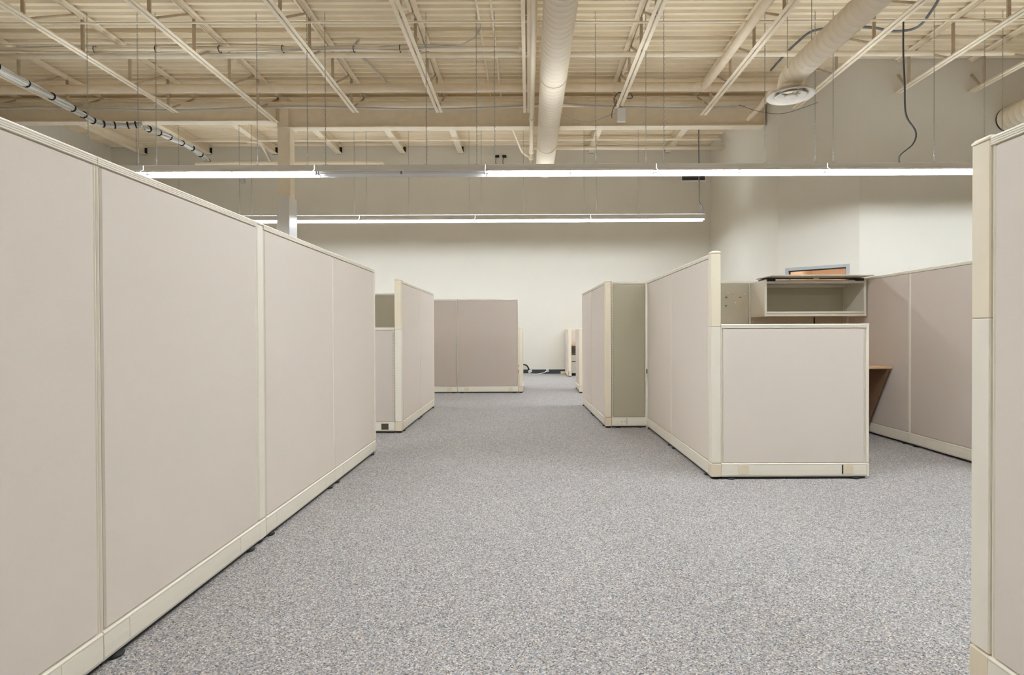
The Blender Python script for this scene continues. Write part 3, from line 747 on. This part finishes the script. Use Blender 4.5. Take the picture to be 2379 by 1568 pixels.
# --- second cubicle on the left
post(-1.338, 5.868, TALL + 0.005, 'cream corner post at the front of the second left cubicle')
panel(-1.338, 5.904, PI / 2, 0.955, TALL, 'narrow-looking tall beige panel beside the second left corner post')
panel(-1.338, 6.861, PI / 2, 0.995, TALL, 'tall beige panel at the far end of second left cubicle side', end='R')
panel(-2.400, 5.868, 0, 1.026, LOW, 'low beige front panel with open outlet hole in second left cubicle', front='rose_fabric', covers=((0.925, 'hole'),), std=((1.018, 0.12, LOW - 0.03),))
panel(-2.400, 7.835, 0, 1.020, TALL, 'tall dark green panel seen above the low left front panel', front='green_fabric', back='fabric')

# --- third row, facing, across the back of the aisle
HB = 1.602
panel(-2.235, 9.690, 0, 1.030, HB, 'tall beige back panel, left one of the facing pair', front='taupe_fabric', covers=((0.90, 'cover'),), std=((1.024, 0.12, HB - 0.03),))
panel(-1.200, 9.690, 0, 1.030, HB, 'wide tall beige back panel, right one of the facing pair', front='taupe_fabric', covers=((0.15, 'cover'), (0.90, 'cover')), std=((1.024, 0.12, HB - 0.03),))
post(-0.128, 9.700, 1.115, 'low cream end post right of the facing back panels', split=False)
panel(-0.128, 9.735, PI / 2, 1.0, 1.10, 'low beige panel running back behind the facing pair')

# --- right cubicle
post(1.307, 3.983, TALL + 0.010, 'tall cream corner post at the front of the right cubicle')
panel(1.309, 5.078, -PI / 2, 1.060, TALL, 'tall beige side panel of right cubicle beside the front corner post')
panel(1.309, 6.098, -PI / 2, 1.018, TALL, 'tall beige side panel of right cubicle meeting the green panel')
panel(1.342, 3.983, 0, 1.010, LOW - 0.004, 'low wide beige front panel of the right cubicle facing the camera', covers=((0.155, 'cover'), (0.88, 'loose')), end='R', std=())
panel(0.896, 6.137, 0, 0.374, TALL, 'narrow green panel with power outlet beside the right cubicle', front='green_fabric', covers=((0.125, 'socket'),), std=((0.006, 0.12, TALL - 0.03),))
post(0.858, 6.128, TALL + 0.004, 'tall cream post left of the narrow green panel', split=False)
a2 = math.atan2(0.058, 1.86)   # this run stands slightly askew
rz2 = PI / 2 + a2
def along(d): return (0.858 - math.sin(a2) * d, 6.163 + math.cos(a2) * d)
# front must face -x: build from the far end toward the post
p = along(0.93); panel(p[0], p[1], rz2 + PI, 0.925, TALL, 'tall beige side panel next to the post of the green panel')
p = along(1.86); panel(p[0], p[1], rz2 + PI, 0.925, TALL, 'tall beige side panel farthest along the right side of aisle', end='L')

panel(1.345, 6.135, 0, 1.040, TALL, 'green pinboard panel with push pins in the right cubicle', front='green_fabric', std=((1.035, 0.9, TALL - 0.03),))
panel(2.388, 6.138, 0, 1.038, TALL, 'green panel behind the open overhead cabinet', front='green_fabric', std=((1.005, 0.9, TALL - 0.03),))
post(3.4635, 6.140, TALL + 0.002, 'cream corner post behind the overhead cabinet beside the desk', split=False)
panel(3.463, 6.100, -PI / 2, 0.990, TALL, 'tall beige right side panel beside the desk end', front='rose_fabric', covers=((0.75, 'faint'),))
panel(3.463, 5.108, -PI / 2, 1.020, TALL, 'tall beige right side panel nearest the cream foreground post', front='rose_fabric', covers=((0.18, 'faint'),))

# --- nearest panel on the right
post(1.330, 1.630, TALL + 0.002, 'large cream post in the right foreground')
panel(1.331, 1.595, -PI / 2, 1.040, TALL, 'tall beige panel cut off by the right edge of the photo')

# --- push pins
for px, pz, mt, lab in ((1.757, 1.4415, 'pin_cream', 'cream push pin at upper left of the green pinboard'), (1.812, 1.4415, 'pin_yellow', 'pale yellow push pin at the top of the green pinboard'),
                        (1.935, 1.43, 'pin_white', 'white push pin at upper right of the green pinboard'), (1.740, 1.398, 'pin_black', 'black push pin on the left of the green pinboard'),
                        (1.888, 1.397, 'pin_red', 'red push pin on the green pinboard'), (1.836, 1.340, 'pin_white', 'white push pin near the middle of the green pinboard'),
                        (1.932, 1.336, 'pin_yellow', 'bright yellow push pin on the right of the green pinboard'), (1.738, 1.308, 'pin_green', 'dark green push pin at lower left of the pinboard'),
                        (1.860, 1.293, 'pin_cream', 'cream push pin lowest on the green pinboard')):
    dx = 0.385
    t = thing('push_pin', lab, 'push pin', (px + dx, 6.135 - TH, pz), 0, 'push pins on the green board')
    MB().tube([(0, 0, 0), (0, -0.004, 0), (0, -0.006, 0), (0, -0.016, 0), (0, -0.018, 0), (0, -0.022, 0)], [0.0062, 0.0062, 0.0038, 0.0045, 0.0068, 0.0062], 10).build('pin_head', mt, t)
    MB().tube([(0, 0.003, 0), (0, -0.002, 0)], 0.0008, 5).build('pin_point', 'chain_steel', t)

# --- overhead cabinet
CX0, CX1, CY0, CY1, CZ0, CZ1 = 2.388, 3.412, 5.735, 6.100, 1.180, 1.548
t = thing('overhead_cabinet', 'beige overhead cabinet standing open above the desk', 'cabinet', (CX0, CY0, CZ0))
W_, D_, H_ = CX1 - CX0, CY1 - CY0, CZ1 - CZ0
for nm, a in (('side_panel', 0.0), ('side_panel', W_ - 0.02)):
    o = MB().cbox(a, a + 0.02, 0.008, D_, 0, H_, 0.002).build(nm, 'cabinet', t)
    MB().cbox(a - 0.002, a + 0.022, -0.004, 0.008, -0.002, H_ + 0.004, 0.003).build('edge_band', 'cabinet', o)
MB().cbox(0.02, W_ - 0.02, 0.01, D_, 0.012, 0.030, 0.002).build('bottom_shelf', 'cabinet', t)
m = MB(); m.cbox(0.02, W_ - 0.02, 0.0, 0.012, 0.028, 0.050, 0.003); m.build('shelf_lip', 'cabinet', t)
m = MB(); m.cbox(0.02, W_ - 0.02, -0.002, 0.012, 0.0, 0.022, 0.003); m.build('bottom_rail', 'cabinet', t)
MB().cbox(0.02, W_ - 0.02, 0.03, D_, H_ - 0.016, H_, 0.002).build('top_panel', 'cabinet', t)
m = MB(); m.cbox(0.02, W_ - 0.02, 0.004, 0.030, H_ - 0.034, H_ - 0.004, 0.003); m.build('top_rail', 'cabinet', t)
m = MB(); m.cbox(0.02, W_ - 0.02, D_ - 0.02, D_ - 0.006, H_ - 0.05, H_ - 0.016, 0.003); m.build('back_rail', 'cabinet', t)
m = MB(); m.cbox(0.19 * 0, W_ - 0.006, -0.150, 0.225, H_ + 0.024, H_ + 0.038, 0.005); dd = m.build('flipper_door', 'cabinet', t)
MB().cbox(0.10, W_ - 0.10, 0.004, 0.016, H_ + 0.008, H_ + 0.016, 0.002).build('door_gap_shade', 'black', dd)  # black strip standing in for the dark gap below the door
m = MB(); m.cbox(0.48, 0.53, -0.040, -0.012, H_ + 0.004, H_ + 0.026, 0.003); m.build('door_latch', 'cabinet', dd)
for a in (0.022, W_ - 0.11):
    MB().cbox(a, a + 0.085, -0.01, 0.22, H_ - 0.012, H_ + 0.016, 0.003).build('door_slide', 'black', t)
pipe('cord', [(3.07, 6.095, 1.178), (3.07, 6.094, 0.98), (3.075, 6.09, 0.72)], 0.006, 'black', 'thin black seam in the green panel below the overhead cabinet', 'cord', n=6)  # thin tube drawn in place of the dark seam in the panel

# --- desk
t = thing('work_surface', 'peach laminate desk top along the back of the right cubicle', 'desk', (1.345, 5.335, 0.0))
MB().cbox(0, 2.078, 0.0, 0.762, 0.671, 0.699, 0.006).build('desk_top', 'laminate', t)
m = MB(); m.prism([(0.005, 0.670), (0.36, 0.06), (0.74, 0.06), (0.74, 0.670)], 'X', 2.030, 2.056); m.build('end_gable', 'gable_brown', t)
m = MB(); m.prism([(0.01, 0.670), (0.36, 0.06), (0.74, 0.06), (0.74, 0.670)], 'X', 0.03, 0.05); m.build('end_gable', 'gable_brown', t)
m = MB(); m.cbox(0.36, 0.0 + 2.05, 0.73, 0.752, 0.30, 0.670, 0.003); m.build('modesty_panel', 'gable_brown', t)
for a in (2.028, 0.028):
    MB().box(a, a + 0.03, 0.36, 0.74, 0.0, 0.062).build('gable_foot', 'black', t)

# ------------------------------------------------------------------ far right corner of the aisle
post(0.895, 9.640, 1.092, 'low cream post of the far right cubicle, nearer of two', split=False)
panel(0.905, 10.45, -PI / 2, 0.775, 1.085, 'low beige panel behind the nearer far right post')
post(0.970, 13.150, 1.112, 'low cream post of the farthest right cubicle by far wall', split=False, s=0.028)
q = math.atan2(0.02, 0.9)
panel(0.950, 14.08, -PI / 2 + 0.0, 0.90, 1.105, 'low beige panel running from far wall to the farthest post')
t = thing('drawer_pedestal', 'beige drawer pedestal under the farthest desk', 'drawers', (1.02, 13.42, 0))
MB().cbox(0, 0.40, 0, 0.50, 0.06, 0.50, 0.004).build('body', 'cabinet', t)
MB().box(0.01, 0.39, 0.03, 0.50, 0, 0.06).build('plinth', 'black', t)
for z0, z1 in ((0.065, 0.325), (0.345, 0.49)):
    o = MB().cbox(0.004, 0.396, -0.018, 0.0, z0, z1, 0.003).build('drawer', 'drawer', t)
    MB().box(0.01, 0.39, -0.006, 0.002, z1, z1 + 0.014).build('drawer_pull', 'slot_dark', o)
t = thing('work_surface', 'small orange-edged desk top in the farthest cubicle', 'desk', (1.00, 13.36, 0))
MB().cbox(0, 1.2, 0, 0.66, 0.705, 0.733, 0.005).build('desk_top', 'laminate', t)
MB().cbox(0.42, 0.44, 0.05, 0.62, 0.0, 0.705, 0.003).build('end_gable', 'cabinet', t)
panel(1.00, 14.075, 0, 1.0, 1.09, 'low pinkish panel against far wall behind the farthest desk')
tag(MB().cbox(0.80, 0.905, 13.93, 14.05, 0.0, 0.062, 0.004).cbox(0.80, 0.905, 13.915, 13.93, 0.035, 0.066, 0.002).build('raceway_stub', 'cover'), 'stub of beige raceway on carpet by the dark baseboard', 'raceway')

# sockets and cables on far wall
def wall_box(x, z, wdt, h, label):
    t = thing('wall_outlet', label, 'outlet', (x, YF - 0.012, z))
    MB().cbox(-wdt / 2, wdt / 2, -0.05, 0, 0, h, 0.005).build('housing', 'plastic_white', t)
    m = MB()
    for dz in (0.3, 0.7): m.box(-wdt * 0.2, wdt * 0.2, -0.0515, -0.049, h * dz - 0.012, h * dz + 0.012)
    m.build('socket_face', 'sensor_grey', t)
wall_box(0.03, 0.02, 0.055, 0.12, 'white floor-level outlet box with black conduit on far wall')
wall_box(0.075, 0.04, 0.03, 0.11, 'narrow white outlet box beside the black conduit')
wall_box(0.475, 0.045, 0.06, 0.075, 'small grey outlet box in the middle of the dark baseboard')
tag(MB().tube(smooth_pts([(-0.25, 13.98, 0.20), (-0.12, 14.0, 0.235), (-0.04, 14.02, 0.21), (0.0, 14.05, 0.15), (0.02, 14.06, 0.10)], 6), 0.018, 8).build('flexible_conduit', 'black'), 'black flexible conduit arching into white outlet box', 'conduit')
for i, (dz, lab) in enumerate(((0.0, 'upper white cable between outlet boxes on the carpet'), (-0.03, 'lower white cable between outlet boxes on the carpet'))):
    tag(MB().tube(smooth_pts([(-0.25, 13.95 - 0.03 * i, 0.012), (0.05, 13.93 - 0.04 * i, 0.012), (0.22, 13.9 - 0.05 * i, 0.012), (0.36, 13.95, 0.03), (0.43, 14.03, 0.06 + dz * 0.4), (0.465, 14.06, 0.085 + dz * 0.5)], 6), 0.008, 6).build('cable', 'cable_white'), lab, 'cable')
